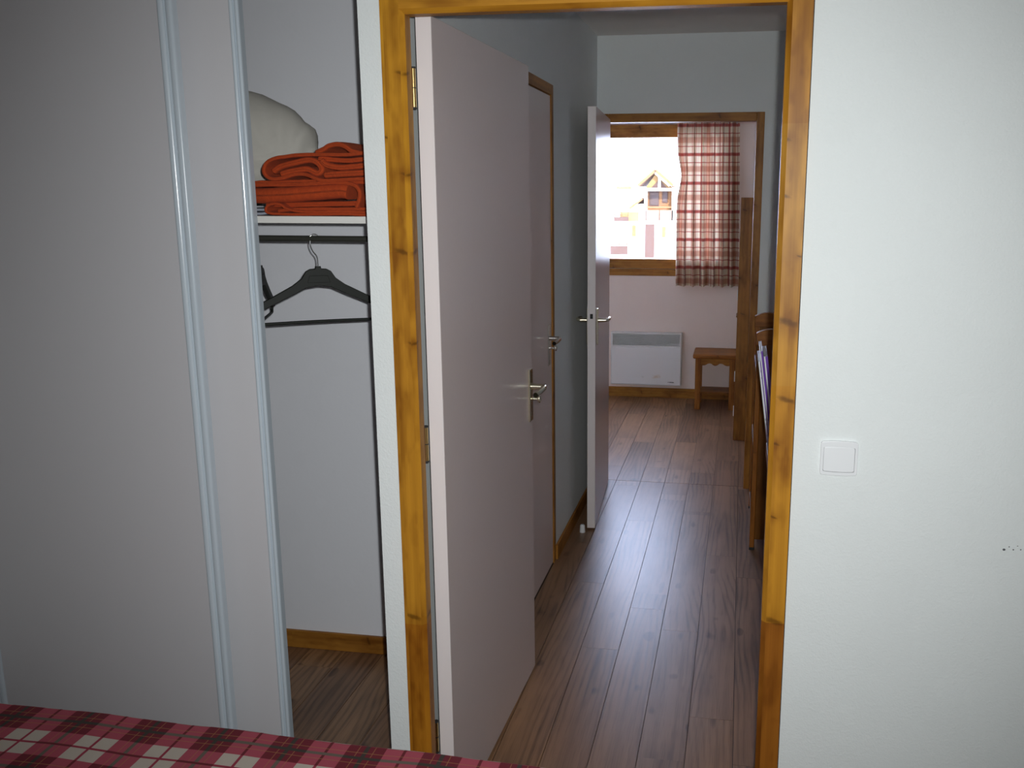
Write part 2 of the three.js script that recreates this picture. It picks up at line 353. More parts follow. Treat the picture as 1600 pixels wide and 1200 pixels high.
slidingDoor('rear sliding wardrobe door partly hidden, beside the open compartment', -1.86, -1.153, -.066, .024, mat({ color: lc(.62, .61, .63), roughness: .38 }));
{
  const t = structGroup('trim_4', 'white metal tracks of the sliding wardrobe doors');
  part('top_track', bx(-2.04, -.842, 2.425, 2.44, -.10, -.001, 'x'), aluWhite, t);
  part('bottom_track', [bx(-2.04, -.842, 0, .003, -.10, -.001, 'x')], aluWhite, t);
}
{
  const t = thing('wardrobe_shelf', 'white laminated wardrobe shelf carrying orange blankets', 'shelf', [-1.44, 1.583, -.59]);
  part('board', rb(-.599, .599, 0, .018, -.345, .34, .0012, 'x'), whiteLaminate, t);
  for (const s of [-1, 1]) part('bracket', rb(s > 0 ? .585 : -.599, s > 0 ? .598 : -.585, -.02, 0, -.3, .3, .002), whiteLaminate, t);
}
{
  const t = thing('clothes_rail', 'dark metal clothes rail under the wardrobe shelf', 'clothes rail', [-1.44, 1.536, -.40]);
  part('rail', cyl(.0085, .0085, 1.18, 0, 0, 0, 'x', 24), mat({ color: lc(.055, .055, .045), metalness: .3, roughness: .4 }), t);
  for (const s of [-1, 1]) part('socket', cyl(.016, .016, .010, s * .592, 0, 0, 'x', 24), nickel, t);
}
// hangers
const mHanger = mat({ color: lc(.014, .016, .013), roughness: .55, specularIntensity: .5 });
function hanger(label, x, turn, tilt) {
  const t = thing('clothes_hanger', label, 'hanger', [x, 1.536, -.40], turn, 'hangers on the wardrobe rail');
  t.rotation.z = tilt; t.rotation.order = 'YXZ';
  // steel hook
  const hk = [];
  for (let a = -40; a <= 205; a += 20) hk.push([.0115 * Math.cos(a * Math.PI / 180) + .002, .0005 + .0115 * Math.sin(a * Math.PI / 180), 0]);
  hk.push([-.0095, -.018, 0], [-.004, -.034, 0], [.0045, -.046, 0], [.0075, -.058, 0], [.0075, -.085, 0]);
  part('hook', tube(hk.map(([a, b, c]) => [a, b, c]), .0017, 70, 8), chrome, t);
  const s = new THREE.Shape(), X = .0075, Y = -.078;
  const R = [[.006, 0], [.007, -.006], [.022, -.007], [.033, -.013], [.045, -.032], [.07, -.051], [.13, -.083], [.205, -.118], [.215, -.128], [.213, -.136], [.204, -.137], [.13, -.101], [.07, -.073], [.035, -.055], [0, -.050]];
  const L = R.slice(0, -1).reverse().map(([a, b]) => [-a, b]);
  const all = [...R, ...L]; all.forEach(([a, b], i) => i ? s.lineTo(X + a, Y + b) : s.moveTo(X + a, Y + b)); s.closePath();
  const g = new THREE.ExtrudeGeometry(s, { depth: .008, bevelEnabled: true, bevelThickness: .003, bevelSize: .0018, bevelSegments: 3 }); g.translate(0, 0, -.004);
  part('shoulder', g, mHanger, t);
  const gr = new THREE.Shape([[-.024, -.024], [.024, -.024], [.030, -.042], [-.030, -.042]].map(([a, b]) => new THREE.Vector2(X + a, Y + b)));
  const pl = new THREE.ExtrudeGeometry(gr, { depth: .001, bevelEnabled: true, bevelThickness: .0006, bevelSize: .001, bevelSegments: 1 }); pl.translate(0, 0, .007);
  part('label_plate', pl, mHanger, t);
  part('trouser_bar', tube([[X - .165, Y - .112, 0], [X - .178, Y - .124, 0], [X - .186, Y - .14, 0], [X - .180, Y - .151, 0], [X - .165, Y - .153, 0], [X - .05, Y - .152, 0], [X + .05, Y - .152, 0], [X + .165, Y - .153, 0], [X + .180, Y - .151, 0], [X + .186, Y - .14, 0], [X + .178, Y - .124, 0], [X + .165, Y - .112, 0]], .0042, 80, 8), mHanger, t);
  return t;
}
hanger('black plastic clothes hanger seen almost flat, right of the other one', -1.168, .56, .0);
hanger('black plastic clothes hanger seen almost edge-on, next to sliding door', -1.335, 1.93, 0);

// blankets: folded thick fleece, drawn as a folded strip in section and given depth
const fleeceBump = tex(256, 256, .05, .05, (u, v) => .5 * vnoise(u * 70, v * 70, 81, 70, 70) + .5 * fbm(u * 20, v * 20, 83, 20, 20, 3), false);
const fleeceMap = tex(256, 256, .2, .2, (u, v) => { const k = .86 + .28 * fbm(u * 26, v * 26, 85, 26, 26, 4); return [.45 * k, .056 * k, .009 * k]; });
const mFleece = mat({ map: fleeceMap, roughness: 1, sheen: .35, sheenRoughness: .6, sheenColor: lc(.7, .15, .05), bumpMap: fleeceBump, bumpScale: .0012 });
const mBinding = mat({ color: lc(.66, .115, .02), roughness: .9, bumpMap: fleeceBump, bumpScale: .0006 });
const S2W = (u, v) => [-1.266 + (u - 392) * .00177 + (338 - v) * .00012, 1.6005 + (338 - v) * .00159];
function foldedStrip(pxPts, th, zFront, depth, wav = .004, sd = 1) {
  const pts = pxPts.map(([u, v]) => { const [x, y] = S2W(u, v); return new THREE.Vector2(x, y); });
  const c = new THREE.SplineCurve(pts), n = pxPts.length * 7, P = c.getPoints(n), nz = 14, V = [], U = [], I = [];
  const N = P.map((p, i) => { const a = P[Math.max(0, i - 1)], b = P[Math.min(n, i + 1)], d = b.clone().sub(a).normalize(); return new THREE.Vector2(-d.y, d.x); });
  const L = [0]; for (let i = 1; i <= n; i++) L.push(L[i - 1] + P[i].distanceTo(P[i - 1]));
  // closed outline around the strip: left side, round end, right side, round end
  const out = [];
  for (let i = 0; i <= n; i++) out.push([P[i].x + N[i].x * th / 2, P[i].y + N[i].y * th / 2, L[i]]);
  out.push([P[n].x + (P[n].x - P[n - 1].x) * .0, P[n].y, L[n] + th / 2]);
  for (let i = n; i >= 0; i--) out.push([P[i].x - N[i].x * th / 2, P[i].y - N[i].y * th / 2, L[n] + th + L[n] - L[i]]);
  const m = out.length, rows = [];
  // z rows: a soft rounded front edge (pulled in towards the centre line), then straight back
  const prof = [[0, .12], [.03, .42], [.12, .72], [.28, .92], [.5, 1]].map(([a, b]) => [a * th, b]), pe = th * .5; for (let k = 1; k <= nz; k++) prof.push([pe + (depth - pe) * k / nz, 1]);
  for (let r = 0; r < prof.length; r++) {
    const [dz, k] = prof[r];
    for (let j = 0; j < m; j++) {
      const i = j <= n ? j : (j === n + 1 ? n : 2 * n + 2 - j), ctr = P[clamp(i, 0, n)], o = out[j];
      const zz = zFront - dz + wav * (vnoise(L[clamp(i, 0, n)] * 18, 3.3, sd) - .5) * 2 * (1 - dz / depth);
      const w = .0028 * (vnoise(o[0] * 40, zz * 22, sd + 5) - .5) * (r > 2 ? 1 : .3);
      V.push(mix(ctr.x, o[0], k) + w, mix(ctr.y, o[1], k) + w * .8, zz); U.push(o[2], zz);
    }
  }
  for (let r = 0; r < prof.length - 1; r++) for (let j = 0; j < m; j++) { const a = r * m + j, b = r * m + (j + 1) % m, c2 = a + m, d = b + m; I.push(a, c2, b, b, c2, d); }
  // front cap
  for (let i = 0; i < n; i++) { const a = i, b = i + 1, c2 = m - 1 - i, d = m - 2 - i; I.push(a, b, c2, b, d, c2); }
  const g = new THREE.BufferGeometry(); g.setAttribute('position', new THREE.Float32BufferAttribute(V, 3)); g.setAttribute('uv', new THREE.Float32BufferAttribute(U, 2)); g.setIndex(I); g.computeVertexNormals(); return g;
}
{
  const zf = -.272;
  const b1 = thing('folded_blanket', 'flattest orange blanket at the bottom of the stack on shelf', 'blanket', [0, 0, 0], 0, 'orange blankets on the wardrobe shelf');
  part('fold', foldedStrip([[600, 331], [520, 331], [470, 330.5], [444, 327], [430, 319.5], [416, 319], [408, 324], [408, 331], [416, 334.2], [432, 334.6], [480, 334.8], [600, 335]], .0068, zf, .25, .004, 11), mFleece, b1);
  part('inner_fold', foldedStrip([[600, 326.5], [520, 326.5], [470, 327], [440, 328.5], [424, 330]], .009, zf - .012, .23, .004, 13), mFleece, b1);
  const b2 = thing('folded_blanket', 'thick orange blanket in the middle of the stack, folded double', 'blanket', [0, 0, 0], 0, 'orange blankets on the wardrobe shelf');
  part('main_fold', foldedStrip([[345, 305], [380, 305], [420, 304.5], [460, 302], [495, 299], [522, 297], [534, 299]], .040, zf - .002, .24, .006, 19), mFleece, b2);
  part('outer_fold', foldedStrip([[345, 288.5], [390, 288], [450, 287.5], [500, 284.8], [528, 284.5], [546, 289], [554, 300], [553, 313], [549.5, 323]], .0105, zf - .001, .25, .005, 17), mFleece, b2);
  part('under_fold', foldedStrip([[400, 320], [440, 320], [480, 319.5], [520, 318], [546, 317]], .014, zf - .03, .2, .002, 20), mFleece, b2);
  part('side_fold', foldedStrip([[610, 291], [578, 293], [565, 303], [563, 314], [572, 324], [610, 326]], .013, zf - .004, .24, .004, 23), mFleece, b2);
  const b3 = thing('folded_blanket', 'top orange blanket with rolled left edge in front of pillow', 'blanket', [0, 0, 0], 0, 'orange blankets on the wardrobe shelf');
  part('fold', foldedStrip([[610, 237], [572, 237], [540, 240], [505, 240], [472, 239.5], [446, 241.5], [424, 245], [409, 252], [403.5, 263], [407, 273], [417, 278.5], [432, 277], [452, 271], [470, 271], [486, 277], [500, 281], [540, 279], [610, 278]], .0095, zf, .25, .006, 29), mFleece, b3);
  part('inner_fold', foldedStrip([[416, 266], [428, 258], [450, 252], [474, 248], [486, 253], [492, 263], [486, 269], [470, 263], [448, 265], [430, 270]], .0155, zf - .010, .23, .004, 31), mFleece, b3);
  part('side_fold', foldedStrip([[494, 250], [505, 258], [530, 260.5], [570, 256], [610, 254]], .0150, zf - .003, .24, .005, 37), mFleece, b3);
  part('lower_fold', foldedStrip([[500, 272], [530, 270], [570, 268], [610, 267]], .0165, zf - .002, .24, .004, 39), mFleece, b3);
  part('mid_fold', foldedStrip([[488, 246], [530, 249], [570, 246.5], [610, 245]], .013, zf - .010, .23, .004, 40), mFleece, b3);
  part('top_fold', foldedStrip([[474, 236], [486, 230], [494, 224.5], [508, 222.5], [520, 226.5], [530, 233], [545, 237]], .013, zf - .045, .2, .004, 41), mFleece, b3);
  part('back_layer', foldedStrip([[388, 285], [398, 284], [412, 284.5], [440, 283.5], [480, 282.5], [540, 283], [610, 284]], .012, zf - .012, .23, .003, 43), mFleece, b3);
}
{ // folded grey cloth poking out below the blankets
  const g = foldedStrip([[350, 334.6], [375, 334.5], [396, 334.4], [402, 331.5], [397, 328.5], [380, 328], [350, 328]], .007, -.30, .22, .004, 47);
  single('folded_cloth', g, mat({ color: lc(.34, .36, .42), roughness: .9, bumpMap: fleeceBump, bumpScale: .0005 }), 'small grey folded cloth under the left end of blanket stack', 'cloth');
}
// plump pillow standing behind the blankets
{
  const b = .192, th = .145, nu = 72, nv = 40, V = [], U = [], I = [], cy = .192;
  for (let j = 0; j <= nv; j++) for (let i = 0; i <= nu; i++) {
    const p = i / nu * 2 * Math.PI, q = (j / nv - .5) * Math.PI;             // outline angle, front-to-back angle
    const c = Math.cos(p), s = Math.sin(p), e = 1.0, a = c > 0 ? .405 : .33, sg = (x, k) => Math.sign(x) * Math.pow(Math.abs(x), k);
    const rim = Math.pow(Math.cos(q), .62), X = a * sg(c, e) * rim, Z = th * Math.sin(q) * (1 - .15 * rim);
    let Y = b * sg(s, e) * rim;
    const wr = .012 * (fbm(X * 9 + 5, Y * 9 + Z * 4, 91, 0, 0, 4) - .5) + .005 * Math.sin(Math.atan2(Y + .1, X - .35) * 15 + 4 * vnoise(X * 8, Y * 8, 92)) * sst(.30, .05, Math.hypot(X - .33, (Y + .05)));
    Y = Math.max(-cy + .001, Y + wr);
    V.push(X + wr * .5, Y + cy, Z + wr * (Z > 0 ? 1 : -1)); U.push(X, Y);
  }
  for (let j = 0; j < nv; j++) for (let i = 0; i < nu; i++) { const o = j * (nu + 1) + i; I.push(o, o + 1, o + nu + 1, o + 1, o + nu + 2, o + nu + 1); }
  let g = new THREE.BufferGeometry(); g.setAttribute('position', new THREE.Float32BufferAttribute(V, 3)); g.setAttribute('uv', new THREE.Float32BufferAttribute(U, 2)); g.setIndex(I); g.computeVertexNormals();
  const o = single('pillow', g, mat({ color: lc(.60, .575, .52), roughness: .95, bumpMap: smoothBump, bumpScale: .0006 }), 'cream pillow standing behind the orange blankets', 'pillow');
  o.position.set(-1.69, 1.6015, -.70);
}

// ------------------------------------------------------------------ bed with plaid cover
const PLD = .164;
const plaidMap = tex(512, 512, PLD, PLD, (u, v) => {
  const isDark = (t) => t < .5 ? 1 : 0, tw = ((Math.floor(u * 128) + Math.floor(v * 128)) % 4) / 4;
  const dk = [.165, .010, .022], md = [.43, .070, .105], cr = [.58, .50, .43];
  const a = isDark(u), b = isDark(v);
  let c = a && b ? dk : (!a && !b ? cr : md);
  c = c.map((x) => x * (.93 + .12 * tw));
  const line = (t, p, w) => Math.abs(t - p) < w;
  // warp and weft lines: dark green in the dark bands with fine ochre lines, red in the pale bands
  for (const [t, other] of [[u, b], [v, a]]) {
    if (line(t, .25, .028)) c = other ? [.048, .036, .028] : [.15, .115, .09];
    else if (line(t, .145, .0055) || line(t, .355, .0055)) c = c.map((x, i) => mix(x, [.42, .20, .07][i], .55));
    else if (line(t, .75, .02)) c = other ? [.15, .012, .02] : [.33, .03, .06];
  }
  return c;
});
const weave = tex(128, 128, .012, .012, (u, v) => .5 + .25 * Math.sin((u + v) * Math.PI * 16) + .25 * Math.sin((u - v) * Math.PI * 16), false);
const mPlaid = mat({ map: plaidMap, roughness: .95, bumpMap: weave, bumpScale: .0004, sheen: .15, sheenRoughness: .8 });
{
  const t = thing('bed', 'low double bed under the red plaid cover', 'bed', [0, 0, 0]);
  part('mattress', rb(-1.96, -.02, .27, .505, .375, 1.70, .04, 'x', 0, 0, 4), mat({ color: lc(.7, .68, .64), roughness: .9 }), t);
  part('base', rb(-1.96, -.02, .12, .268, .39, 1.68, .008, 'x'), mPine, t);
  for (const [x, z] of [[-1.9, .44], [-1.9, 1.62], [-.08, .44], [-.08, 1.62]]) part('leg', cyl(.025, .02, .12, x, .06, z), mPine, t);
  // cover
  const zs = [], N = 90, x0 = -1.99, x1 = .01, nx = 100, V = [], U = [], I = [];
  const zf = .345, zn = 1.725, top = .522, r = .016, bot = .14;
  const path = [];
  for (let k = 0; k <= 10; k++) path.push([zf - .012 * (1 - k / 10), mix(bot, top - r, k / 10)]);
  for (let k = 1; k <= 8; k++) { const a = k / 8 * Math.PI / 2; path.push([zf + r - r * Math.cos(a), top - r + r * Math.sin(a)]); }
  for (let k = 1; k <= 40; k++) path.push([mix(zf + r, zn - r, k / 40), top]);
  for (let k = 1; k <= 8; k++) { const a = k / 8 * Math.PI / 2; path.push([zn - r + r * Math.sin(a), top - r + r * Math.cos(a)]); }
  for (let k = 1; k <= 10; k++) path.push([zn + .012 * k / 10, mix(top - r, bot, k / 10)]);
  let s = -(top - r - bot) - r * (Math.PI / 2 - 1) + zf; const S = []; path.forEach((p, i) => { if (i) s += Math.hypot(p[0] - path[i - 1][0], p[1] - path[i - 1][1]); S.push(s); });
  for (let i = 0; i <= nx; i++) for (let j = 0; j < path.length; j++) {
    const x = mix(x0, x1, i / nx), [z, y] = path[j], up = sst(bot, top, y);
    const wob = .004 * (fbm(x * 5, z * 5, 95, 0, 0, 3) - .5) * 2 * up, side = (1 - up) * .008 * Math.sin(x * 21 + 2 * Math.sin(x * 5));
    V.push(x, y + wob, z + (z < 1 ? -side : side) + .028 * Math.max(0, x + 1.35) * (z < .6 ? 1 : 0)); U.push(x + 1.597 + PLD * 20, S[j] - .356);
  }
  const n = path.length; for (let i = 0; i < nx; i++) for (let j = 0; j < n - 1; j++) { const a = i * n + j; I.push(a, a + 1, a + n, a + 1, a + n + 1, a + n); }
  const g = new THREE.BufferGeometry(); g.setAttribute('position', new THREE.Float32BufferAttribute(V, 3)); g.setAttribute('uv', new THREE.Float32BufferAttribute(U, 2)); g.setIndex(I); g.computeVertexNormals();
  single('bed_cover', g, mPlaid, 'red, maroon and cream plaid cover spread over the bed', 'bed cover');
}

// ------------------------------------------------------------------ corridor furniture on the right
{
  const t = thing('wooden_stand', 'narrow brown wooden stand against the right corridor wall', 'stand', [.145, 0, -2.5]);
  const z0 = .295, z1 = -.30;
  for (const z of [z0, z1]) {
    part('post', rb(-.063, -.040, .012, 1.0, z - .02, z + .02, .004, 'y', .02, z), mPineRed, t);
    part('post', rb(.038, .061, .012, 1.0, z - .02, z + .02, .004, 'y', .06, z), mPineRed, t);
    part('foot', rb(-.0635, -.038, 0, .014, z - .022, z + .022, .003), rubberDark, t);
    part('foot', rb(.036, .0615, 0, .014, z - .022, z + .022, .003), rubberDark, t);
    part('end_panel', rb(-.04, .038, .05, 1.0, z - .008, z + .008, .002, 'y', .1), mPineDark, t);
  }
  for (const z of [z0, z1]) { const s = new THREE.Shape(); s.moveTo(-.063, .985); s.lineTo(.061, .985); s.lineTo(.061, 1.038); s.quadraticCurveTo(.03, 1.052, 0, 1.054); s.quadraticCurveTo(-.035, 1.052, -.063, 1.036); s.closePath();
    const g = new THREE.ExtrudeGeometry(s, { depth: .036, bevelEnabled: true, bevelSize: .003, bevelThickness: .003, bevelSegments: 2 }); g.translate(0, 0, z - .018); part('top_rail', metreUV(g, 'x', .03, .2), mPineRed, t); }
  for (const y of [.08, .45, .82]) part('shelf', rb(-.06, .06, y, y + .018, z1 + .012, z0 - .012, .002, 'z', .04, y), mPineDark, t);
}
{ // wall pocket with two brochures near the doorway
  const t = thing('brochure_holder', 'wooden wall pocket beside the right door post holding brochures', 'holder', [.21, 0, -1.0]);
  part('back_plate', rb(-.012, 0, .772, 1.02, -.13, .13, .002, 'y'), mPine, t);
  part('front_plate', rb(-.104, -.098, .772, .815, -.13, .13, .002, 'z'), mPine, t);
  part('bottom_plate', rb(-.098, -.012, .772, .783, -.13, .13, .002, 'z'), mPine, t);
  for (const s of [-1, 1]) part('side_plate', rb(-.098, -.012, .783, .815, s > 0 ? .122 : -.13, s > 0 ? .13 : -.122, .002, 'y'), mPine, t);
  const pageTex = tex(32, 256, .02, .3, (u, v) => { const k = .72 + .22 * vnoise(v * 3, u * 26, 99) - (hash(Math.floor(v * 40), Math.floor(u * 3), 4) > .86 ? .25 : 0); return [k, k, k * 1.03]; });
  const mPages = mat({ map: pageTex, roughness: .6 }), mPurple = mat({ color: lc(.17, .06, .42), roughness: .28, clearcoat: .5 }), mWhiteCover = mat({ color: lc(.62, .66, .64), roughness: .3, clearcoat: .4 });
  function brochure(label, x, y, h, th, cover, z) {
    const b = thing('brochure', label, 'brochure', [x, y, z], 0, 'brochures in the wall pocket'); b.rotation.z = .142;
    part('pages', bx(-th / 2 + .0008, th / 2 - .0008, 0, h, -.1, .105, 'y'), mPages, b);
    part('cover', rb(-th / 2, -th / 2 + .0009, 0, h, -.1, .1065, .0003), mWhiteCover, b);
    part('cover', rb(th / 2 - .0014, th / 2 + .0003, 0, h + .001, -.1, .1075, .0004), mPurple, b);
    if (cover === 'p') part('spine', rb(-th * .12, th / 2 + .0002, 0, h, .1052, .1072, .0004), mPurple, b);
  }
  brochure('white-edged brochure with the lower top edge, leaning outwards', .1170, .786, .358, .0068, 'w', -1.0);
  brochure('taller purple-backed brochure leaning outwards beside the lower one', .1262, .786, .391, .0092, 'p', -1.0);
  brochure('purple-spined brochure standing closest to the corridor wall', .1385, .786, .375, .0125, 'p', -1.0);
}

// ------------------------------------------------------------------ far room
// window
{
  const w = structGroup('window_1', 'wide wooden window of the far room, blown out by daylight');
  const mk = (n, g, m = mPine) => part(n, g, m, w);
  mk('frame_bottom', rb(WX0 - .03, WX1 + .03, 1.06, 1.137, -5.49, -5.437, .004, 'x', .01, .2));
  mk('frame_apron', rb(WX0 - .06, WX1 + .06, 1.002, 1.057, -5.47, -5.441, .004, 'x', .06, .7));
  mk('frame_head', rb(WX0 - .03, WX1 + .03, 2.083, 2.182, -5.49, -5.437, .004, 'x', .03));
  for (const [a, b] of [[WX0 - .03, WX0 + .04], [WX1 - .04, WX1 + .03]]) mk('frame_side', rb(a, b, 1.137, 2.083, -5.49, -5.437, .004, 'y', .05));
  mk('sill', rb(WX0, WX1, WY0 - .002, WY0 + .02, -5.74, -5.49, .004, 'x'), mPine);
  mk('pane', bx(WX0 + .04, WX1 - .04, 1.137, 2.083, -5.468, -5.464, 'x'), mat({ color: lc(.97, .98, .98), roughness: 0, transmission: 1, thickness: 0, ior: 1.5 }));
}
single('curtain_rail', [rb(-1.85, .2, 2.19, 2.206, -5.405, -5.38, .003, 'x'), rb(-1.83, -1.81, 2.192, 2.204, -5.45, -5.40, .002), rb(.16, .18, 2.192, 2.204, -5.45, -5.40, .002)], whitePlastic, 'thin white curtain rail above the window', 'curtain rail');
// curtain
{
  const PC = .218;
  const cm = tex(512, 512, PC, PC, (u, v) => {
    const band = (t, p, w, soft) => { let d = Math.abs(t - p); d = Math.min(d, 1 - d); return sst(w + soft, w - soft, d); };
    const f = (t) => [band(t, 0, .055, .02), Math.max(band(t, .28, .016, .01), band(t, .72, .016, .01)), band(t, .5, .10, .03)];
    const h = f(v), q = f(u); let c = [.80, .71, .54];
    const th = .92 + .08 * hash(Math.floor(u * 170), Math.floor(v * 170), 3); c = c.map((x) => x * th);
    const put = (k, col, s) => { c = c.map((x, i) => mix(x, x * col[i], k * s)); };
    for (const a of [h, q]) { put(a[0], [.52, .10, .10], .92); put(a[1], [.56, .13, .12], .9); put(a[2], [.66, .32, .24], .72); }
    return c;
  });
  const nx = 200, ny = 40, V = [], U = [], I = [], top = 2.19, bot = .93;
  const P = (s, y) => {
    const t = (top - y) / (top - bot), xl = mix(-.530, -.520, t) + .030 * Math.exp(-Math.pow((t - .32) / .10, 2)) * sst(.3, 0, s), xr = mix(-.055, -.020, t);
    const amp = mix(.016, .040, sst(0, .5, t)), ph = s * 2 * Math.PI * 7.2 + 1.1 * Math.sin(s * 5.3 + t * .6);
    return [mix(xl, xr, s) + .008 * Math.sin(ph * 1 + 1.2), -5.385 + amp * Math.sin(ph) + .007 * Math.sin(ph * 2.3 + t * 2)];
  };
  for (let j = 0; j <= ny; j++) {
    const y = mix(top, bot, j / ny); let arc = 0, prev = null;
    for (let i = 0; i <= nx; i++) {
      const [x, z] = P(i / nx, y); 
      const [xm, zm] = P(i / nx, 1.2); if (prev) arc += Math.hypot(xm - prev[0], zm - prev[1]); prev = [xm, zm];
      V.push(x, y + (j === ny ? .004 * Math.sin(i * .2) : 0), z); U.push(arc * .78 + .03, y + .012);
    }
  }
  for (let j = 0; j < ny; j++) for (let i = 0; i < nx; i++) { const a = j * (nx + 1) + i; I.push(a, a + nx + 1, a + 1, a + 1, a + nx + 1, a + nx + 2); }
  const g = new THREE.BufferGeometry(); g.setAttribute('position', new THREE.Float32BufferAttribute(V, 3)); g.setAttribute('uv', new THREE.Float32BufferAttribute(U, 2)); g.setIndex(I); g.computeVertexNormals();
  const t = thing('curtain', 'gathered red and cream plaid curtain on the right of the window', 'curtain');
  part('cloth', g, mat({ map: cm, roughness: 1, transmission: .13, thickness: 0 }), t);
  // rings hooking the heading to the rail
  for (let k = 0; k < 8; k++) part('hook', rb(-.52 + k * .064, -.514 + k * .064, 2.176, 2.192, -5.393, -5.388, .001), whitePlastic, t);
}
// convector heater
{
  const t = thing('convector_heater', 'white wall convector heater below the window', 'heater', [-.74, .106, -5.45]);
  const mH = mat({ color: lc(.80, .80, .79), roughness: .4 });
  const stain = tex(256, 192, .60, .33, (u, v) => {
    const X = u * .6, Y = v * .33, c = [.80, .80, .79];
    const n = fbm(X * 60, Y * 60, 7, 0, 0, 4), d1 = Math.hypot((X - .385) / .045, (Y - .082) / .018) + (n - .5) * 1.2, d2 = Math.hypot((X - .275) / .014, (Y - .08) / .012) + (n - .5);
    const k1 = sst(1.1, .3, d1) * .45, k2 = sst(1.1, .3, d2) * .22;
    return c.map((x, i) => mix(mix(x, [.55, .36, .16][i], k1), [.4, .38, .34][i], k2));
  });
  stain.offset.set(.5, 0);
  part('body', [rb(-.292, .288, .006, .440, .004, .016, .003), rb(-.292, .288, .006, .016, .004, .064, .003), rb(-.292, -.282, .006, .440, .004, .064, .003), rb(.278, .288, .006, .440, .004, .064, .003), rb(-.292, .288, .432, .440, .004, .064, .003)], mH, t);
  part('front_panel', rb(-.288, .284, .012, .328, .058, .085, .006, 'y'), mat({ map: stain, roughness: .4 }), t);
  const gr = part('grille', [rb(-.288, .284, .430, .441, .052, .082, .003), rb(-.288, .284, .328, .338, .052, .082, .003), rb(-.288, -.274, .336, .432, .052, .082, .003), rb(.270, .284, .336, .432, .052, .082, .003)], mH, t);
  for (let k = 0; k < 9; k++) { const g = rb(-.276, .272, -.0017, .0017, -.009, .009, .0008, 'x'); g.rotateX(.12); g.translate(0, .3455 + k * .0102, .066); part('louvre', g, mH, gr); }
  // small dark nameplate marks, too small to read
  const nb = part('nameplate', rb(.182, .188, .036, .042, .0845, .0858, .0005), rubberDark, t);
  for (const [a, b] of [[.194, .203], [.205, .212], [.214, .222], [.224, .230]]) part('nameplate_mark', rb(a, b, .035, .0425, .0845, .0858, .0004), rubberDark, t);
  for (const s of [-1, 1]) part('wall_bracket', rb(s * .2 - .02, s * .2 + .02, .1, .35, 0, .006, .001), mH, t);
}
// stool
{
  const t = thing('stool', 'small brown pine stool with scalloped apron beside the heater', 'stool', [-.172, 0, -5.205]);
  part('seat', rb(-.172, .172, .405, .44, -.172, .172, .012, 'x', .02, .1, 3), mPineRed, t);
  const xs = .131, zs = .128;
  for (const [a, b] of [[-1, 1], [1, 1], [-1, -1], [1, -1]]) part('leg', rb(a * xs - .022, a * xs + .022, 0, .406, b * zs - .022, b * zs + .022, .004, 'y', a * .03, b * .2), mPineRed, t);
  const scallop = (L) => { const s = new THREE.Shape(); s.moveTo(-L, .405); s.lineTo(L, .405); s.lineTo(L, .352); s.quadraticCurveTo(L * .72, .345, L * .55, .362); s.quadraticCurveTo(L * .32, .374, L * .2, .358); s.quadraticCurveTo(0, .340, -L * .2, .358); s.quadraticCurveTo(-L * .32, .374, -L * .55, .362); s.quadraticCurveTo(-L * .72, .345, -L, .352); s.closePath(); return s; };
  for (const [z, turn] of [[zs + .004, 0], [-zs - .016, 0]]) { const g = new THREE.ExtrudeGeometry(scallop(.112), { depth: .014, bevelEnabled: false }); g.translate(0, 0, z - .006); part('apron', metreUV(g, 'x', .04), mPine, t); }
  for (const x of [-xs, xs]) { const g = new THREE.ExtrudeGeometry(scallop(.110), { depth: .014, bevelEnabled: false }); g.rotateY(Math.PI / 2); g.translate(x - .007, 0, 0); part('apron', metreUV(g, 'z', .04), mPine, t); }
  for (const x of [-xs, xs]) part('stretcher', rb(x - .009, x + .009, .09, .13, -.108, .108, .003, 'z'), mPineRed, t);
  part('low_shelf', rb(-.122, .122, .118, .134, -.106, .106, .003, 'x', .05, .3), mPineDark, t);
}
// tall brown cabinet end
{
  const mCab = varnish(farPineMap, { color: lc(.74, .68, .62) });
  const t = thing('wooden_cabinet', 'head-high brown wooden cabinet seen from its side behind the far doorway', 'cabinet', [.30, 0, -4.50]);
  part('side_panel', rb(-.316, .30, .0, 1.63, .30, .322, .003, 'y', .02, .35), mCab, t);
  part('side_panel', rb(-.30, .30, .0, 1.61, -.322, -.30, .003, 'y', .02), mCab, t);
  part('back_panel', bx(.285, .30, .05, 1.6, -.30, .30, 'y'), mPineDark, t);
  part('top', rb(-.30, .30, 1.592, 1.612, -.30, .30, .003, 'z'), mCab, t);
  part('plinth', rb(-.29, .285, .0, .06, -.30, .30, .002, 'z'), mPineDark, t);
  for (const y of [.45, .83, 1.2]) part('shelf', rb(-.28, .285, y, y + .018, -.30, .30, .002, 'z'), mCab, t);
  for (const z of [-1, 1]) {
    const d = part('door', rb(-.302, -.283, .065, 1.588, z > 0 ? .002 : -.298, z > 0 ? .298 : -.002, .003, 'y', z * .04), mCab, t);
    for (const y of z > 0 ? [.20, .44, .99] : []) part('hinge', rb(-.322, -.302, y - .036, y + .036, z > 0 ? .288 : -.298, z > 0 ? .298 : -.288, .002), whitePlastic, d);
    part('knob', new THREE.SphereGeometry(.013, 16, 12).translate(-.312, .82, z * .05), mPineDark, d);
  }
}

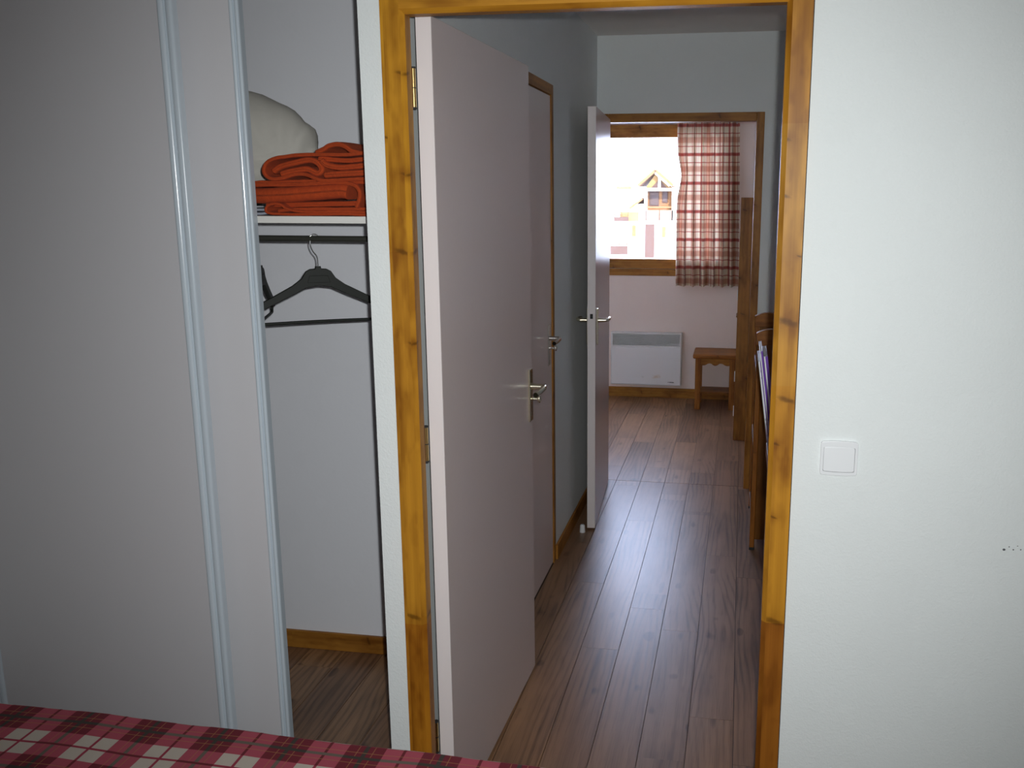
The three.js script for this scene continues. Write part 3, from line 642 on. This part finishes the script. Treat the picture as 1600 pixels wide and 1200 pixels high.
// ------------------------------------------------------------------ outside
const KF = (110 + 2.0157) / (52 + 2.0157);
const CX = (x) => x * KF, CY = (y) => 1.6615 + (y - 1.6615) * KF;
const GY = CY(-2.2);
struct('ground', bx(-160, 160, GY - .5, GY, -260, -6.2, 'x'), mat({ color: lc(.62, .60, .57), roughness: .95 }), 'pale sunlit ground outside the window');
{
  const mWhite = mat({ color: lc(.62, .60, .54), roughness: .9 }), mWoodO = mat({ color: lc(.125, .052, .013), roughness: .8 }), mWoodR = mat({ color: lc(.045, .019, .011), roughness: .8 }), mPane = mat({ color: lc(.034, .016, .013), roughness: .7 }), mYel = mat({ color: lc(.19, .105, .032), roughness: .85 });
  const t = thing('chalet', 'sunlit wooden chalet with gabled balcony seen through the window', 'building', [CX(-4.99), GY, -110]);
  const LX = (x) => CX(x) - CX(-4.99), LY = (y) => CY(y) - GY;
  const q = (n, x0, x1, y0, y1, z0, z1, m, p = t) => part(n, bx(LX(x0), LX(x1), LY(y0), LY(y1), z0, z1), m, p);
  q('wall', -5.66, -3.4, -2.2, .02, -8, 0, mWhite);                       // gable block, ground floor
  q('wall', -5.64, -5.52, .02, 1.95, -1.6, 0, mWhite);                    // piers of the balcony
  q('wall', -4.05, -3.93, .02, 1.95, -1.6, 0, mWhite);
  q('upper_wall', -5.55, -3.98, .02, 2.0, -8, -1.6, mWoodO);
  // gable: roof slopes, tie beam, king post, glazed triangles
  for (const s of [-1, 1]) {
    const ax = LX(-4.99), ay = LY(2.90), ex = s < 0 ? LX(-5.95) : LX(-4.03), ey = LY(2.08), L = Math.hypot(ex - ax, ey - ay);
    const g = bx(0, L + .1, -.16, .16, -8.2, .9, 'x'); g.rotateZ(Math.atan2(ey - ay, ex - ax)); g.translate(ax, ay, 0); part('roof_slope', g, mWoodO, t);
    const b = bx(0, L * .92, -.42, -.2, -.2, .0, 'x'); b.rotateZ(Math.atan2(ey - ay, ex - ax)); b.translate(ax, ay, 0); part('barge_board', b, mWhite, t);
  }
  q('tie_beam', -5.6, -4.0, 1.74, 1.9, -.2, .05, mWhite);
  q('king_post', -4.86, -4.72, 1.8, 2.62, -.2, .02, mWhite);
  for (const [a, b, c] of [[-5.28, -4.87, 2.34], [-4.71, -4.36, 2.30]]) {
    const s = new THREE.Shape(a < -5 ? [new THREE.Vector2(LX(a), LY(1.92)), new THREE.Vector2(LX(b), LY(1.92)), new THREE.Vector2(LX(b), LY(c))] : [new THREE.Vector2(LX(a), LY(1.92)), new THREE.Vector2(LX(b), LY(1.92)), new THREE.Vector2(LX(a), LY(c))]);
    part('gable_pane', new THREE.ExtrudeGeometry(s, { depth: .1, bevelEnabled: false }).translate(0, 0, -.4), mWoodR, t);
  }
  { const s = new THREE.Shape([[-5.6, 1.9], [-4.0, 1.9], [-4.99, 2.78]].map(([a, b]) => new THREE.Vector2(LX(a), LY(b)))); part('gable_wall', new THREE.ExtrudeGeometry(s, { depth: .1, bevelEnabled: false }).translate(0, 0, -.55), mYel, t); }
  for (const [a, b, c, d] of [[-5.42, -4.86, .88, 1.72], [-4.68, -4.34, 1.07, 1.72]]) { const w = q('window', a, b, c, d, -1.6, -1.5, mWoodR); part('pane', bx(LX(a) + .12, LX(b) - .12, LY(c) + .12, LY(d) - .12, -1.5, -1.46), mPane, w); }
  const mPale = mat({ color: lc(.13, .075, .050), roughness: .8 }); q('balcony_panel', -5.56, -4.78, .06, .66, -.12, 0, mPale); q('balcony_panel', -4.74, -3.98, .06, .66, -.12, 0, mPale);
  q('balcony_rail', -5.6, -3.95, .80, .87, -.14, .02, mWoodO); q('balcony_floor', -5.6, -3.95, .0, .06, -1.6, .05, mWhite);
  q('front_door', -5.57, -5.02, -2.05, -.13, -.05, .06, mWoodR);
  { const w = q('window', -4.60, -4.37, -.89, -.27, -.05, .08, mYel); q('pane', -4.57, -4.40, -.85, -.31, .07, .1, mWoodO, w); }
  // left wing
  q('wall', -9.4, -5.66, -2.2, 1.0, -9, -1.0, mWhite);
  { const w = q('window', -6.39, -6.16, -.87, -.21, -1.02, -.9, mYel); q('pane', -6.36, -6.19, -.83, -.25, -.92, -.88, mWoodO, w); }
  q('wing_cladding', -7.1, -6.0, .01, .55, -1.02, -.92, mYel);
  for (const [a, b, c, d] of [[-7.42, -6.56, .01, .26], [-7.62, -6.6, -1.92, -1.42]]) {
    const p = q('balcony_panel', a, b, c, d, -.5, -.4, mWoodR);
    q('balcony_rail', a, b, d + .1, d + .14, -.5, -.4, mWoodO, p); q('balcony_rail', a, b, d + .24, d + .28, -.5, -.4, mWoodO, p);
    for (const x of [a + .02, (a + b) / 2, b - .06]) q('baluster', x, x + .04, d, d + .28, -.5, -.4, mWoodO, p);
    q('balcony_floor', a, b, c - .08, c, -1.0, -.4, mWhite, p);
  }
  { const g = bx(-.1, LX(-5.62) - LX(-6.5), -.12, .12, -9, -.4, 'x'); g.rotateZ(Math.atan2(LY(1.42) - LY(.78), LX(-5.62) - LX(-6.5))); g.translate(LX(-6.5), LY(.78), 0); part('wing_roof', g, mWoodO, t); }
  q('eave_board', -7.5, -6.62, 1.84, 2.02, -4, -3.6, mYel);
  q('wing_upper_wall', -9.4, -6.75, 1.0, 1.86, -9, -3.6, mWhite);
}

renderer.render(scene, camera);
